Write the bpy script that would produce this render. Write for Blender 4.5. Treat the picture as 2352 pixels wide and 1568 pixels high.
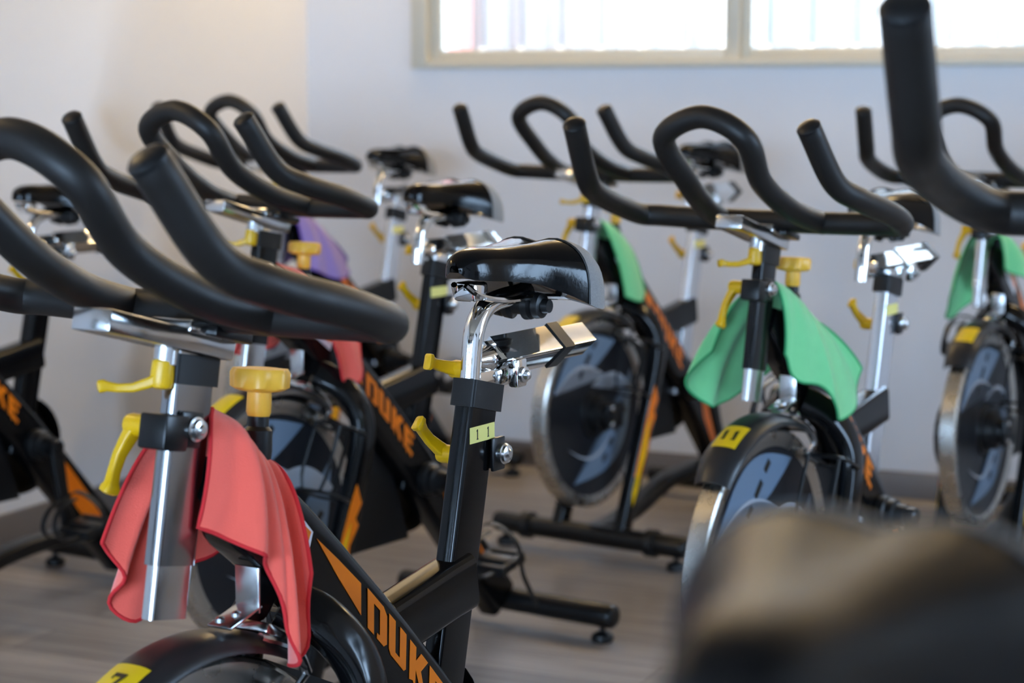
import bpy, bmesh, math, random
from mathutils import Vector, Matrix
from math import sin, cos, pi, radians, sqrt, atan2

random.seed(7)
for o in list(bpy.data.objects):
    bpy.data.objects.remove(o, do_unlink=True)
scene = bpy.context.scene
COL = scene.collection

# ------------------------------------------------------------------ camera
PSI = radians(25.0)                 # view direction against the normal of the back wall
CORNER = (-0.635, 6.23)             # back-left corner of the room seen from the camera (right, ahead)
HC = 1.1234                         # lens height
CP, SP = cos(PSI), sin(PSI)

def W2(x, y):
    """(right of, ahead of) the camera station -> room coordinates (X along the back wall, Y into it)."""
    x -= CORNER[0]; y -= CORNER[1]
    return (CP * x - SP * y, SP * x + CP * y)

def WA(deg):
    return radians(deg) + PSI

cam = bpy.data.cameras.new('camera')
cam.sensor_width = 36.0
cam.lens = 4571.66 * 36.0 / 2352.0
cam.clip_start = 0.02
cam.dof.use_dof = True
cam.dof.focus_distance = 2.25
cam.dof.aperture_fstop = 5.0
cam_ob = bpy.data.objects.new('camera', cam)
COL.objects.link(cam_ob)
cx, cy = W2(0, 0)
cam_ob.location = (cx, cy, HC)
cam_ob.rotation_euler = (radians(90) - 0.1258, 0, PSI)
scene.camera = cam_ob

# ------------------------------------------------------------------ light and exposure
ROOM_X, ROOM_Y, ROOM_Z = 5.2, -9.5, 2.75
world = bpy.data.worlds.new('sky'); scene.world = world
world.use_nodes = True
bg = world.node_tree.nodes['Background']
bg.inputs['Color'].default_value = (0.50, 0.70, 1.0, 1)
bg.inputs['Strength'].default_value = 5.8
sun = bpy.data.lights.new('sun', 'SUN'); sun.energy = 20.0; sun.angle = radians(0.6); sun.color = (1.0, 0.9, 0.74)
sun_ob = bpy.data.objects.new('sun', sun); COL.objects.link(sun_ob)
sun_ob.rotation_euler = Vector((0.55, 0.14, -0.82)).to_track_quat('-Z', 'Y').to_euler()
sun_ob.location = (2, -3, 9)
scene.view_settings.view_transform = 'Standard'
scene.view_settings.look = 'None'
scene.view_settings.gamma = 1.0
scene.view_settings.use_curve_mapping = False
scene.view_settings.exposure = 2.3
GLOBE = 9.6                        # strength of the added, unseen warm globes

# ------------------------------------------------------------------ materials
def srgb(r, g, b):
    def f(c):
        c /= 255.0
        return c / 12.92 if c <= 0.04045 else ((c + 0.055) / 1.055) ** 2.4
    return (f(r), f(g), f(b), 1)

def mat(name, color, rough=0.5, metal=0.0, coat=0.0, spec=0.5, bump=0.0, scale=200.0, vary=0.0, vscale=8.0,
        rvary=0.0, sheen=0.0, emit=None, estr=0.0):
    m = bpy.data.materials.new(name); m.use_nodes = True
    nt = m.node_tree; b = nt.nodes['Principled BSDF']
    b.inputs['Base Color'].default_value = color
    b.inputs['Roughness'].default_value = rough
    b.inputs['Metallic'].default_value = metal
    b.inputs['Specular IOR Level'].default_value = spec
    b.inputs['Coat Weight'].default_value = coat
    b.inputs['Coat Roughness'].default_value = 0.04
    if sheen:
        b.inputs['Sheen Weight'].default_value = sheen
        b.inputs['Sheen Roughness'].default_value = 0.5
    tc = nt.nodes.new('ShaderNodeTexCoord')
    if vary or rvary:
        n = nt.nodes.new('ShaderNodeTexNoise'); n.inputs['Scale'].default_value = vscale; n.inputs['Detail'].default_value = 5
        nt.links.new(tc.outputs['Object'], n.inputs['Vector'])
        if vary:
            mx = nt.nodes.new('ShaderNodeMix'); mx.data_type = 'RGBA'
            mx.inputs['A'].default_value = tuple(c * (1 - vary) for c in color[:3]) + (1,)
            mx.inputs['B'].default_value = tuple(min(1, c * (1 + vary)) for c in color[:3]) + (1,)
            nt.links.new(n.outputs['Fac'], mx.inputs['Factor'])
            nt.links.new(mx.outputs['Result'], b.inputs['Base Color'])
        if rvary:
            mr = nt.nodes.new('ShaderNodeMapRange')
            mr.inputs['To Min'].default_value = max(0.02, rough - rvary); mr.inputs['To Max'].default_value = rough + rvary
            mr.inputs['From Min'].default_value = 0.3; mr.inputs['From Max'].default_value = 0.7
            nt.links.new(n.outputs['Fac'], mr.inputs['Value']); nt.links.new(mr.outputs['Result'], b.inputs['Roughness'])
    if bump:
        n2 = nt.nodes.new('ShaderNodeTexNoise'); n2.inputs['Scale'].default_value = scale; n2.inputs['Detail'].default_value = 3
        nt.links.new(tc.outputs['Object'], n2.inputs['Vector'])
        bp = nt.nodes.new('ShaderNodeBump'); bp.inputs['Strength'].default_value = bump; bp.inputs['Distance'].default_value = 0.002
        nt.links.new(n2.outputs['Fac'], bp.inputs['Height']); nt.links.new(bp.outputs['Normal'], b.inputs['Normal'])
    if emit:
        b.inputs['Emission Color'].default_value = emit; b.inputs['Emission Strength'].default_value = estr
    return m

M = {}
M['rubber'] = mat('black_rubber_grip', srgb(26, 23, 21), 0.48, spec=0.36, bump=0.06, scale=900, rvary=0.05, vscale=30)
M['gloss'] = mat('gloss_black_paint', srgb(10, 10, 11), 0.14, spec=0.3, rvary=0.03, vscale=14)
M['satin'] = mat('satin_black_paint', srgb(14, 14, 15), 0.3, spec=0.35)
M['plastic'] = mat('black_plastic', srgb(18, 18, 19), 0.42, spec=0.35, bump=0.05, scale=700)
M['guard'] = mat('dark_casing_plastic', srgb(14, 15, 18), 0.5, spec=0.35)
M['chrome'] = mat('chrome', (0.78, 0.78, 0.77, 1), 0.07, 1.0, rvary=0.03, vscale=25)
M['steel'] = mat('worn_steel', (0.62, 0.62, 0.62, 1), 0.2, 1.0, rvary=0.08, vscale=18)
M['darksteel'] = mat('dark_chrome', (0.34, 0.345, 0.36, 1), 0.16, 1.0, rvary=0.06, vscale=16)
M['paleseat'] = mat('pale_steel', (0.72, 0.74, 0.78, 1), 0.22, 0.85, rvary=0.07, vscale=14)
M['yellow'] = mat('yellow_lever_plastic', srgb(222, 172, 8), 0.33)
M['amber'] = mat('amber_knob_plastic', srgb(238, 178, 58), 0.38)
M['orange'] = mat('orange_decal', srgb(238, 124, 4), 0.3)
M['decalyellow'] = mat('yellow_decal', srgb(240, 196, 10), 0.3)
M['plate'] = mat('yellow_number_sticker', srgb(226, 190, 16), 0.4)
M['paleplate'] = mat('pale_yellow_sticker', srgb(232, 224, 132), 0.4)
M['ink'] = mat('black_ink', srgb(16, 14, 10), 0.5)
M['white'] = mat('white_decal', srgb(226, 228, 236), 0.35)
M['saddle'] = mat('black_saddle_vinyl', srgb(12, 12, 13), 0.12, spec=0.21, bump=0.03, scale=240, rvary=0.04, vscale=40)
M['gelcover'] = mat('dull_black_saddle_cover', srgb(15, 13, 13), 0.42, spec=0.16)
M['greymesh'] = mat('grey_mesh_fabric', srgb(150, 150, 150), 0.7, bump=0.9, scale=900, vary=0.25, vscale=500)
M['flydark'] = mat('flywheel_dark', srgb(24, 26, 31), 0.35, spec=0.35, rvary=0.05)
M['flyrim'] = mat('flywheel_rim_steel', (0.55, 0.53, 0.49, 1), 0.28, 1.0, rvary=0.08, vscale=20)
M['flyblue'] = mat('slate_blue_decal', srgb(104, 124, 146), 0.4)
M['flygrey'] = mat('pale_grey_decal', srgb(170, 176, 186), 0.35)
M['fender'] = mat('fender_plastic', srgb(36, 35, 36), 0.36, spec=0.4)
M['coral'] = mat('coral_terry_cloth', srgb(255, 100, 82), 0.95, sheen=0.5, bump=0.5, scale=1100, vary=0.06, vscale=60)
M['coralhem'] = mat('red_hem_stitching', srgb(214, 40, 44), 0.9, bump=0.4, scale=1200)
M['green'] = mat('mint_terry_cloth', srgb(126, 212, 142), 0.95, sheen=0.5, bump=0.5, scale=1100, vary=0.06, vscale=60)
M['greenhem'] = mat('green_hem_stitching', srgb(60, 160, 100), 0.9, bump=0.4, scale=1200)
M['purple'] = mat('lilac_terry_cloth', srgb(152, 128, 192), 0.95, sheen=0.5, bump=0.5, scale=1100, vary=0.06, vscale=60)
M['purplehem'] = mat('violet_hem_stitching', srgb(96, 60, 160), 0.9)
M['wall'] = mat('white_wall_paint', srgb(216, 216, 219), 0.72, bump=0.12, scale=60, vary=0.02, vscale=2)
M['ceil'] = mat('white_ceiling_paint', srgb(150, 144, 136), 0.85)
M['base'] = mat('grey_skirting', srgb(112, 106, 104), 0.45, vary=0.08, vscale=6)
M['alu'] = mat('beige_aluminium', srgb(196, 190, 174), 0.4, 0.0, vary=0.03)
M['fence'] = mat('white_corrugated_sheet', srgb(166, 164, 160), 0.55)
M['batten'] = mat('grey_fence_batten', srgb(96, 96, 98), 0.6)
M['brick'] = mat('rose_plaster', srgb(176, 118, 108), 0.8)
M['ground'] = mat('pale_concrete', srgb(112, 106, 98), 0.85, vary=0.08)
M['globe'] = mat('added_warm_globe', (1, 1, 1, 1), 0.4, emit=(1.0, 0.70, 0.30, 1), estr=GLOBE)  # glow of the lamps added out of view
M['bolt'] = mat('zinc_bolt', (0.6, 0.6, 0.6, 1), 0.25, 1.0)

def glass_mat():
    m = bpy.data.materials.new('clear_window_glass'); m.use_nodes = True
    nt = m.node_tree; nt.nodes.clear()
    out = nt.nodes.new('ShaderNodeOutputMaterial'); t = nt.nodes.new('ShaderNodeBsdfTransparent'); g = nt.nodes.new('ShaderNodeBsdfGlossy')
    t.inputs['Color'].default_value = (0.93, 0.95, 0.95, 1); g.inputs['Roughness'].default_value = 0.02
    fr = nt.nodes.new('ShaderNodeFresnel'); fr.inputs['IOR'].default_value = 1.45
    mx = nt.nodes.new('ShaderNodeMixShader')
    nt.links.new(fr.outputs[0], mx.inputs[0]); nt.links.new(t.outputs[0], mx.inputs[1]); nt.links.new(g.outputs[0], mx.inputs[2])
    nt.links.new(mx.outputs[0], out.inputs[0])
    return m
M['glass'] = glass_mat()

def floor_mat():
    m = bpy.data.materials.new('grey_wood_laminate'); m.use_nodes = True
    nt = m.node_tree; b = nt.nodes['Principled BSDF']; L = nt.links.new
    tc = nt.nodes.new('ShaderNodeTexCoord')
    br = nt.nodes.new('ShaderNodeTexBrick'); br.inputs['Scale'].default_value = 1.0
    br.inputs['Brick Width'].default_value = 1.25; br.inputs['Row Height'].default_value = 0.14
    br.inputs['Mortar Size'].default_value = 0.0012; br.inputs['Bias'].default_value = 0.0
    br.inputs['Color1'].default_value = srgb(160, 154, 151); br.inputs['Color2'].default_value = srgb(130, 125, 124)
    br.inputs['Mortar'].default_value = srgb(60, 56, 55)
    L(tc.outputs['Object'], br.inputs['Vector'])
    mp = nt.nodes.new('ShaderNodeMapping'); mp.inputs['Scale'].default_value = (1.6, 26, 1)
    L(tc.outputs['Object'], mp.inputs['Vector'])
    n = nt.nodes.new('ShaderNodeTexNoise'); n.inputs['Scale'].default_value = 1.5; n.inputs['Detail'].default_value = 8
    n.inputs['Roughness'].default_value = 0.65
    L(mp.outputs[0], n.inputs['Vector'])
    rp = nt.nodes.new('ShaderNodeValToRGB'); rp.color_ramp.elements[0].position = 0.32; rp.color_ramp.elements[1].position = 0.7
    rp.color_ramp.elements[0].color = (0.55, 0.54, 0.54, 1); rp.color_ramp.elements[1].color = (1.15, 1.14, 1.13, 1)
    L(n.outputs['Fac'], rp.inputs[0])
    mx = nt.nodes.new('ShaderNodeMix'); mx.data_type = 'RGBA'; mx.blend_type = 'MULTIPLY'; mx.inputs['Factor'].default_value = 1
    L(br.outputs['Color'], mx.inputs['A']); L(rp.outputs[0], mx.inputs['B']); L(mx.outputs['Result'], b.inputs['Base Color'])
    b.inputs['Roughness'].default_value = 0.36
    return m
M['floor'] = floor_mat()

# ------------------------------------------------------------------ mesh helpers
class MB:
    """Collects shapes, then makes one mesh; every face remembers a material slot."""
    def __init__(s):
        s.v, s.f, s.m, s.slot = [], [], [], 0
    def add(s, vs, fs):
        o = len(s.v); s.v += [tuple(p) for p in vs]
        for f in fs:
            s.f.append(tuple(i + o for i in f)); s.m.append(s.slot)
        return s
    def mesh(s, name, mats, sharp=35):
        me = bpy.data.meshes.new(name); me.from_pydata(s.v, [], s.f)
        for m in (mats if isinstance(mats, (list, tuple)) else [mats]):
            me.materials.append(M[m])
        for p, k in zip(me.polygons, s.m):
            p.material_index = k
        bm = bmesh.new(); bm.from_mesh(me)
        bmesh.ops.recalc_face_normals(bm, faces=bm.faces[:])
        bm.to_mesh(me); bm.free()
        for p in me.polygons: p.use_smooth = True
        try: me.set_sharp_from_angle(angle=radians(sharp))
        except Exception: pass
        me.update()
        return me
    def box(s, c, size, bev=0.002, rot=None, n=2):
        """Rounded box: bevelled edges through bmesh."""
        bm = bmesh.new(); bmesh.ops.create_cube(bm, size=1.0)
        for v in bm.verts: v.co = Vector((v.co.x * size[0], v.co.y * size[1], v.co.z * size[2]))
        if bev > 0:
            bmesh.ops.bevel(bm, geom=bm.edges[:], offset=min(bev, min(size) * 0.45), segments=n, profile=0.5, affect='EDGES')
        R = rot if rot is not None else Matrix.Identity(3)
        vs = [R @ v.co + Vector(c) for v in bm.verts]
        bm.verts.index_update()
        fs = [[v.index for v in f.verts] for f in bm.faces]
        bm.free(); return s.add(vs, fs)
    def sweep(s, path, prof, yref=(0, 1, 0), scales=None, cap=True):
        """Sweep a closed profile [(a, b)]; b runs along yref, a across it in the plane of the path."""
        P = [Vector(p) for p in path]; n = len(P); k = len(prof); vs = []
        yr = Vector(yref).normalized()
        for i, p in enumerate(P):
            t = (P[min(i + 1, n - 1)] - P[max(i - 1, 0)]).normalized()
            b = (yr - t * yr.dot(t)).normalized(); a = b.cross(t)
            sc = scales[i] if scales else 1.0
            for (u, w) in prof: vs.append(p + a * (u * sc) + b * (w * sc))
        fs = [[i * k + j, i * k + (j + 1) % k, (i + 1) * k + (j + 1) % k, (i + 1) * k + j] for i in range(n - 1) for j in range(k)]
        if cap: fs += [list(range(k))[::-1], [(n - 1) * k + j for j in range(k)]]
        return s.add(vs, fs)
    def tube(s, path, r, n=14, caps=True, roundend=0.0):
        """Round tube along a 3-D path with parallel transported frames; optional domed ends."""
        P = [Vector(p) for p in path]; rad = [r] * len(P) if not isinstance(r, (list, tuple)) else list(r)
        if roundend > 0:
            d0 = (P[0] - P[1]).normalized(); d1 = (P[-1] - P[-2]).normalized()
            pre, prr, post, por = [], [], [], []
            for q in (0.99, 0.93, 0.75, 0.45):
                e = sqrt(1 - (1 - (1 - q)) ** 2) if False else sqrt(max(0, 1 - q * q))
                pre.append(P[0] + d0 * roundend * q); prr.append(rad[0] * max(0.12, e ** 0.6))
            for q in (0.45, 0.75, 0.93, 0.99):
                e = sqrt(max(0, 1 - q * q))
                post.append(P[-1] + d1 * roundend * q); por.append(rad[-1] * max(0.12, e ** 0.6))
            P = pre + P + post; rad = prr + rad + por
        m = len(P); T = [(P[min(i + 1, m - 1)] - P[max(i - 1, 0)]).normalized() for i in range(m)]
        u = T[0].orthogonal().normalized(); vs = []
        for i in range(m):
            if i: u = (u - T[i] * u.dot(T[i])).normalized()
            w = T[i].cross(u)
            for j in range(n):
                a = 2 * pi * j / n; vs.append(P[i] + (u * cos(a) + w * sin(a)) * rad[i])
        fs = [[i * n + j, i * n + (j + 1) % n, (i + 1) * n + (j + 1) % n, (i + 1) * n + j] for i in range(m - 1) for j in range(n)]
        if caps: fs += [list(range(n))[::-1], [(m - 1) * n + j for j in range(n)]]
        return s.add(vs, fs)
    def lathe(s, o, axis, prof, n=24):
        """Solid of revolution: prof = [(distance along axis, radius)]."""
        o = Vector(o); ax = Vector(axis).normalized(); u = ax.orthogonal().normalized(); w = ax.cross(u); vs = []
        for (h, r) in prof:
            for j in range(n):
                a = 2 * pi * j / n; vs.append(o + ax * h + (u * cos(a) + w * sin(a)) * max(r, 1e-5))
        k = len(prof)
        fs = [[i * n + j, i * n + (j + 1) % n, (i + 1) * n + (j + 1) % n, (i + 1) * n + j] for i in range(k - 1) for j in range(n)]
        fs += [list(range(n))[::-1], [(k - 1) * n + j for j in range(n)]]
        return s.add(vs, fs)
    def cyl(s, a, b, r, n=18, bev=0.0015):
        a = Vector(a); b = Vector(b); h = (b - a).length; e = min(bev, h * 0.4, r * 0.4)
        return s.lathe(a, b - a, [(0, r - e), (e, r), (h - e, r), (h, r - e)], n)
    def poly(s, pts, thick, fn):
        """Flat shape pts [(u, v)] mapped by fn(u, v, h) with a little thickness."""
        k = len(pts)
        vs = [fn(u, v, thick) for u, v in pts] + [fn(u, v, 0) for u, v in pts]
        bm = bmesh.new(); bv = [bm.verts.new((u, v, 0)) for u, v in pts]
        f = bm.faces.new(bv); r = bmesh.ops.triangulate(bm, faces=[f]); bm.verts.index_update()
        tri = [[v.index for v in q.verts] for q in bm.faces]; bm.free()
        fs = tri + [[i, (i + 1) % k, (i + 1) % k + k, i + k] for i in range(k)]
        return s.add(vs, fs)

def crom(P, n=8):
    P = [Vector(p) for p in P]; P = [2 * P[0] - P[1]] + P + [2 * P[-1] - P[-2]]; out = []
    for i in range(1, len(P) - 2):
        p0, p1, p2, p3 = P[i - 1:i + 3]
        for j in range(n):
            t = j / n
            out.append(0.5 * ((2 * p1) + (p2 - p0) * t + (2 * p0 - 5 * p1 + 4 * p2 - p3) * t * t + (3 * p1 - p0 - 3 * p2 + p3) * t ** 3))
    out.append(P[-2]); return out

def superell(a, b, e=4.0, n=28):
    r = []
    for j in range(n):
        t = 2 * pi * j / n; c, s_ = cos(t), sin(t)
        r.append((a * math.copysign(abs(c) ** (2 / e), c), b * math.copysign(abs(s_) ** (2 / e), s_)))
    return r

def rrect(a, b, r, n=4):
    out = []
    for cx_, cy_, a0 in ((a - r, b - r, 0), (-a + r, b - r, 90), (-a + r, -b + r, 180), (a - r, -b + r, 270)):
        for j in range(n + 1):
            t = radians(a0 + 90 * j / n); out.append((cx_ + r * cos(t), cy_ + r * sin(t)))
    return out

def tag(o, label=None, cat=None, group=None, kind=None):
    if label: o['label'] = label
    if cat: o['category'] = cat
    if group: o['group'] = group
    if kind: o['kind'] = kind
    return o

def link(name, me, parent=None, loc=(0, 0, 0)):
    o = bpy.data.objects.new(name, me); COL.objects.link(o); o.location = loc
    if parent is not None: o.parent = parent
    return o

# ------------------------------------------------------------------ the room
def plane(name, pts, m, kind='structure'):
    b = MB(); b.add(pts, [list(range(len(pts)))]); o = link(name, b.mesh(name, m)); tag(o, kind=kind); return o

def slab(name, x0, x1, y0, y1, z0, z1, m, bev=0.0):
    b = MB(); b.box(((x0 + x1) / 2, (y0 + y1) / 2, (z0 + z1) / 2), (x1 - x0, y1 - y0, z1 - z0), bev)
    o = link(name, b.mesh(name, m)); tag(o, kind='structure'); return o

WX0, WX1, WZ0, WZ1 = 0.41, 3.323, 1.204, 2.15      # opening in the back wall
RY0, RY1, RZ0, RZ1 = -2.9, -1.8, 0.8, 1.85        # openings in the right wall
QY0, QY1 = -8.8, -5.9                              # opening added in the left wall, behind the camera, for more daylight
FX0, FX1, FZ0, FZ1 = 0.3, 4.9, 0.5, 2.0            # opening added in the wall behind the camera, for more daylight
def wall_with_holes(name, fn, a0, a1, h, holes, z0, z1, t):
    b = MB(); rects = [(a0, a1, 0, z0), (a0, a1, z1, h)]; u = a0
    for o0, o1 in holes: rects.append((u, o0, z0, z1)); u = o1
    rects.append((u, a1, z0, z1))
    for (u0, u1, w0, w1) in rects:
        c0 = Vector(fn(u0, w0, 0)); c1 = Vector(fn(u1, w1, t)); s = c1 - c0
        b.box((c0 + c1) / 2, (abs(s.x), abs(s.y), abs(s.z)), 0)
    o = link(name, b.mesh(name, 'wall')); tag(o, kind='structure'); return o

slab('floor', -0.15, ROOM_X + 0.15, ROOM_Y - 0.15, 0.15, -0.1, 0.0, 'floor')
slab('ceiling', -0.15, ROOM_X + 0.15, ROOM_Y - 0.15, 0.15, ROOM_Z, ROOM_Z + 0.12, 'ceil')
wall_with_holes('wall_back', lambda u, w, t: (u, t, w), -0.15, ROOM_X + 0.15, ROOM_Z, [(WX0, WX1)], WZ0, WZ1, 0.15)
wall_with_holes('wall_right', lambda u, w, t: (ROOM_X + t, u, w), ROOM_Y, 0.0, ROOM_Z, [(RY0, RY1)], RZ0, RZ1, 0.15)
wall_with_holes('wall_left', lambda u, w, t: (-t, u, w), ROOM_Y, 0.0, ROOM_Z, [(QY0, QY1)], RZ0, RZ1, 0.15)
wall_with_holes('wall_front', lambda u, w, t: (u, ROOM_Y - t, w), -0.15, ROOM_X + 0.15, ROOM_Z, [(FX0, FX1)], FZ0, FZ1, 0.15)
slab('baseboard_back', 0.0, ROOM_X, -0.014, 0.0, 0, 0.075, 'base', 0.003)
slab('baseboard_left', 0.0, 0.014, ROOM_Y, -0.014, 0, 0.075, 'base', 0.003)
slab('baseboard_right', ROOM_X - 0.014, ROOM_X, ROOM_Y, -0.014, 0, 0.075, 'base', 0.003)

def window(name, x0, x1, z0, z1, fn, panes, deep=0.05):
    """Sliding aluminium window: outer frame, sashes with their stiles and rails, a pane in each."""
    root = bpy.data.objects.new(name, None); COL.objects.link(root); tag(root, kind='structure')
    def bar(b, u0, u1, w0, w1, d0, d1):
        c0 = Vector(fn(u0, w0, d0)); c1 = Vector(fn(u1, w1, d1)); s = c1 - c0
        b.box((c0 + c1) / 2, (abs(s.x), abs(s.y), abs(s.z)), 0.003)
    b = MB(); e = 0.038
    bar(b, x0 - e, x0 + 0.012, z0 - 0.018, z1 + e, -0.018, 0.11); bar(b, x1 - 0.012, x1 + e, z0 - 0.018, z1 + e, -0.018, 0.11)
    bar(b, x0 + 0.012, x1 - 0.012, z0 - 0.018, z0 + 0.006, -0.018, 0.11); bar(b, x0 + 0.012, x1 - 0.012, z1 - 0.006, z1 + e, -0.018, 0.11)
    link('window_frame', b.mesh(name + '_frame', 'alu'), root)
    w = (x1 - x0 - 0.024) / panes
    for i in range(panes):
        a0 = x0 + 0.012 + w * i; a1 = a0 + w; d = 0.015 if i % 2 == 0 else 0.055
        o0 = -0.012 if i else 0; o1 = 0.012 if i < panes - 1 else 0
        s = MB(); st = 0.03
        bar(s, a0 + o0, a0 + st, z0 + 0.006, z1 - 0.006, d, d + 0.03); bar(s, a1 - st, a1 + o1, z0 + 0.006, z1 - 0.006, d, d + 0.03)
        bar(s, a0 + st, a1 - st, z0 + 0.006, z0 + 0.036, d, d + 0.03); bar(s, a0 + st, a1 - st, z1 - 0.05, z1 - 0.006, d, d + 0.03)
        so = link('sash', s.mesh(name + '_sash', 'alu'), root)
        g = MB(); bar(g, a0 + st, a1 - st, z0 + 0.036, z1 - 0.05, d + 0.013, d + 0.017)
        link('pane', g.mesh(name + '_pane', 'glass'), so)
    return root
window('window_1', WX0, WX1, WZ0, WZ1, lambda u, w, d: (u, d, w), 3)
window('window_2', RY0, RY1, RZ0, RZ1, lambda u, w, d: (ROOM_X + d, u, w), 2)
def portal(name, x0, x1, z0, z1, fn, rot):
    L = bpy.data.lights.new(name, 'AREA'); L.shape = 'RECTANGLE'; L.size = x1 - x0; L.size_y = z1 - z0; L.cycles.is_portal = True
    o = bpy.data.objects.new(name, L); COL.objects.link(o); o.location = fn((x0 + x1) / 2, (z0 + z1) / 2, 0.13); o.rotation_euler = rot
portal('daylight_back', WX0, WX1, WZ0, WZ1, lambda u, w, d: (u, d, w), (radians(-90), 0, 0))
portal('daylight_right', RY0, RY1, RZ0, RZ1, lambda u, w, d: (ROOM_X + d, u, w), (radians(90), 0, radians(90)))
portal('daylight_left', QY0, QY1, RZ0, RZ1, lambda u, w, d: (-d, u, w), (radians(90), 0, radians(-90)))
portal('daylight_front', FX0, FX1, FZ0, FZ1, lambda u, w, d: (u, ROOM_Y - d, w), (radians(90), 0, 0))
window('added_window_front', FX0, FX1, FZ0, FZ1, lambda u, w, d: (u, ROOM_Y - d, w), 2)  # unseen window, added to bring daylight in from behind
window('added_window_left', QY0, QY1, RZ0, RZ1, lambda u, w, d: (-d, u, w), 3)  # unseen window, added as a second daylight source behind the camera

# outside the back window: a white corrugated fence, its posts, a rose wall end; ground and low wall outside the right window
b = MB()
N = 110; x0f = -3.0; pitch = 0.148
prof = []
xx = x0f
while xx < 9.0:
    prof += [(xx, 0.0), (xx + pitch * 0.78, 0.0), (xx + pitch * 0.84, -0.03), (xx + pitch * 0.94, -0.03)]
    xx += pitch
vs = []; fs = []
for (x, y) in prof: vs += [(x, 1.55 + y, -0.05), (x, 1.55 + y, 2.9), (x, 1.57 + y, -0.05), (x, 1.57 + y, 2.9)]
for i in range(len(prof) - 1):
    q = i * 4; fs += [[q, q + 4, q + 5, q + 1], [q + 2, q + 3, q + 7, q + 6], [q + 1, q + 5, q + 7, q + 3]]
b.add(vs, fs)
fence_ob = tag(link('corrugated_fence', b.mesh('corrugated_fence', 'fence')), 'white corrugated sheet fence standing outside the high window', 'fence')
for k in range(20):
    b = MB(); xb = -0.118 + 0.161 * (k - 1)
    b.box((xb, 1.505, 2.05), (0.009, 0.02, 1.64), 0.003); b.box((xb, 1.50, 1.245), (0.036, 0.03, 0.07), 0.012)
    link('batten', b.mesh('batten', 'batten'), fence_ob)
b = MB(); b.box((-0.33, 0.98, 1.4), (0.8, 0.1, 2.9), 0.01)
tag(link('boundary_pillar', b.mesh('boundary_pillar', 'brick')), 'rose coloured plastered pillar outside the left end of the high window', 'pillar')
slab('ground', -6, 20, -14, 8, -0.3, -0.12, 'ground')

# unseen lamps added for warm light on the walls, back and left
for x, y, ax, where in ((0.5, 0.0, (0, -1, 0), 'nearest the corner on the back wall'), (1.35, 0.0, (0, -1, 0), 'over the left pane of the back window'),
                        (2.4, 0.0, (0, -1, 0), 'over the second pane of the back window'), (3.7, 0.0, (0, -1, 0), 'right of the back window'),
                        (0.0, -3.4, (1, 0, 0), 'alone on the left wall')):
    root = bpy.data.objects.new('added_wall_lamp', None); COL.objects.link(root); root.location = (x, y, 2.32)
    tag(root, 'added unseen warm globe lamp ' + where, 'added lamp', 'unseen warm lamps added high on the walls')
    a = Vector(ax)
    f = MB(); f.lathe((0, 0, 0), a, [(0, 0.05), (0.012, 0.05), (0.016, 0.022), (0.09, 0.02)], 20); link('added_lamp_holder', f.mesh('added_lamp_holder', 'steel'), root)
    f = MB(); f.lathe(a * 0.17, (0, 0, -1), [(-0.11 * cos(pi * k / 10), max(0.002, 0.11 * sin(pi * k / 10))) for k in range(11)], 20); link('globe', f.mesh('globe', 'globe'), root)

# ------------------------------------------------------------------ the spin bike: parts in the bike's own axes (x forward, y to the rider's left)
PARTS = []          # (name, mesh, parent index or None, group)
def part(name, me, parent=None, grp=None):
    PARTS.append((name, me, parent, grp)); return len(PARTS) - 1

BARZ = 0.906
# --- main tube
MAIN = crom([(0.000, 0, 0.754), (-0.06, 0, 0.715), (-0.127, 0, 0.661), (-0.209, 0, 0.586), (-0.288, 0, 0.511), (-0.372, 0, 0.424),
             (-0.445, 0, 0.345), (-0.585, 0, 0.185), (-0.695, 0, 0.062)], 6)
b = MB(); b.sweep(MAIN, superell(0.045, 0.026, 5.0, 32), scales=[min(1.0, 0.5 + 0.09 * i) for i in range(len(MAIN))]); P_MAIN = part('main_tube', b.mesh('main_tube', 'gloss'))
ARC = [0.0]
for i in range(1, len(MAIN)): ARC.append(ARC[-1] + (MAIN[i] - MAIN[i - 1]).length)
def on_main(u, v, h, side=1, off=0.0264):
    i = 0
    while i < len(ARC) - 2 and ARC[i + 1] < u: i += 1
    t = (u - ARC[i]) / (ARC[i + 1] - ARC[i]); p = MAIN[i].lerp(MAIN[i + 1], t)
    d = (MAIN[min(i + 2, len(MAIN) - 1)] - MAIN[max(i - 1, 0)]).normalized(); nrm = Vector((d.z, 0, -d.x))
    if nrm.z < 0: nrm = -nrm
    q = p + nrm * v; return Vector((q.x, side * (off + h), q.z))

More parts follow.
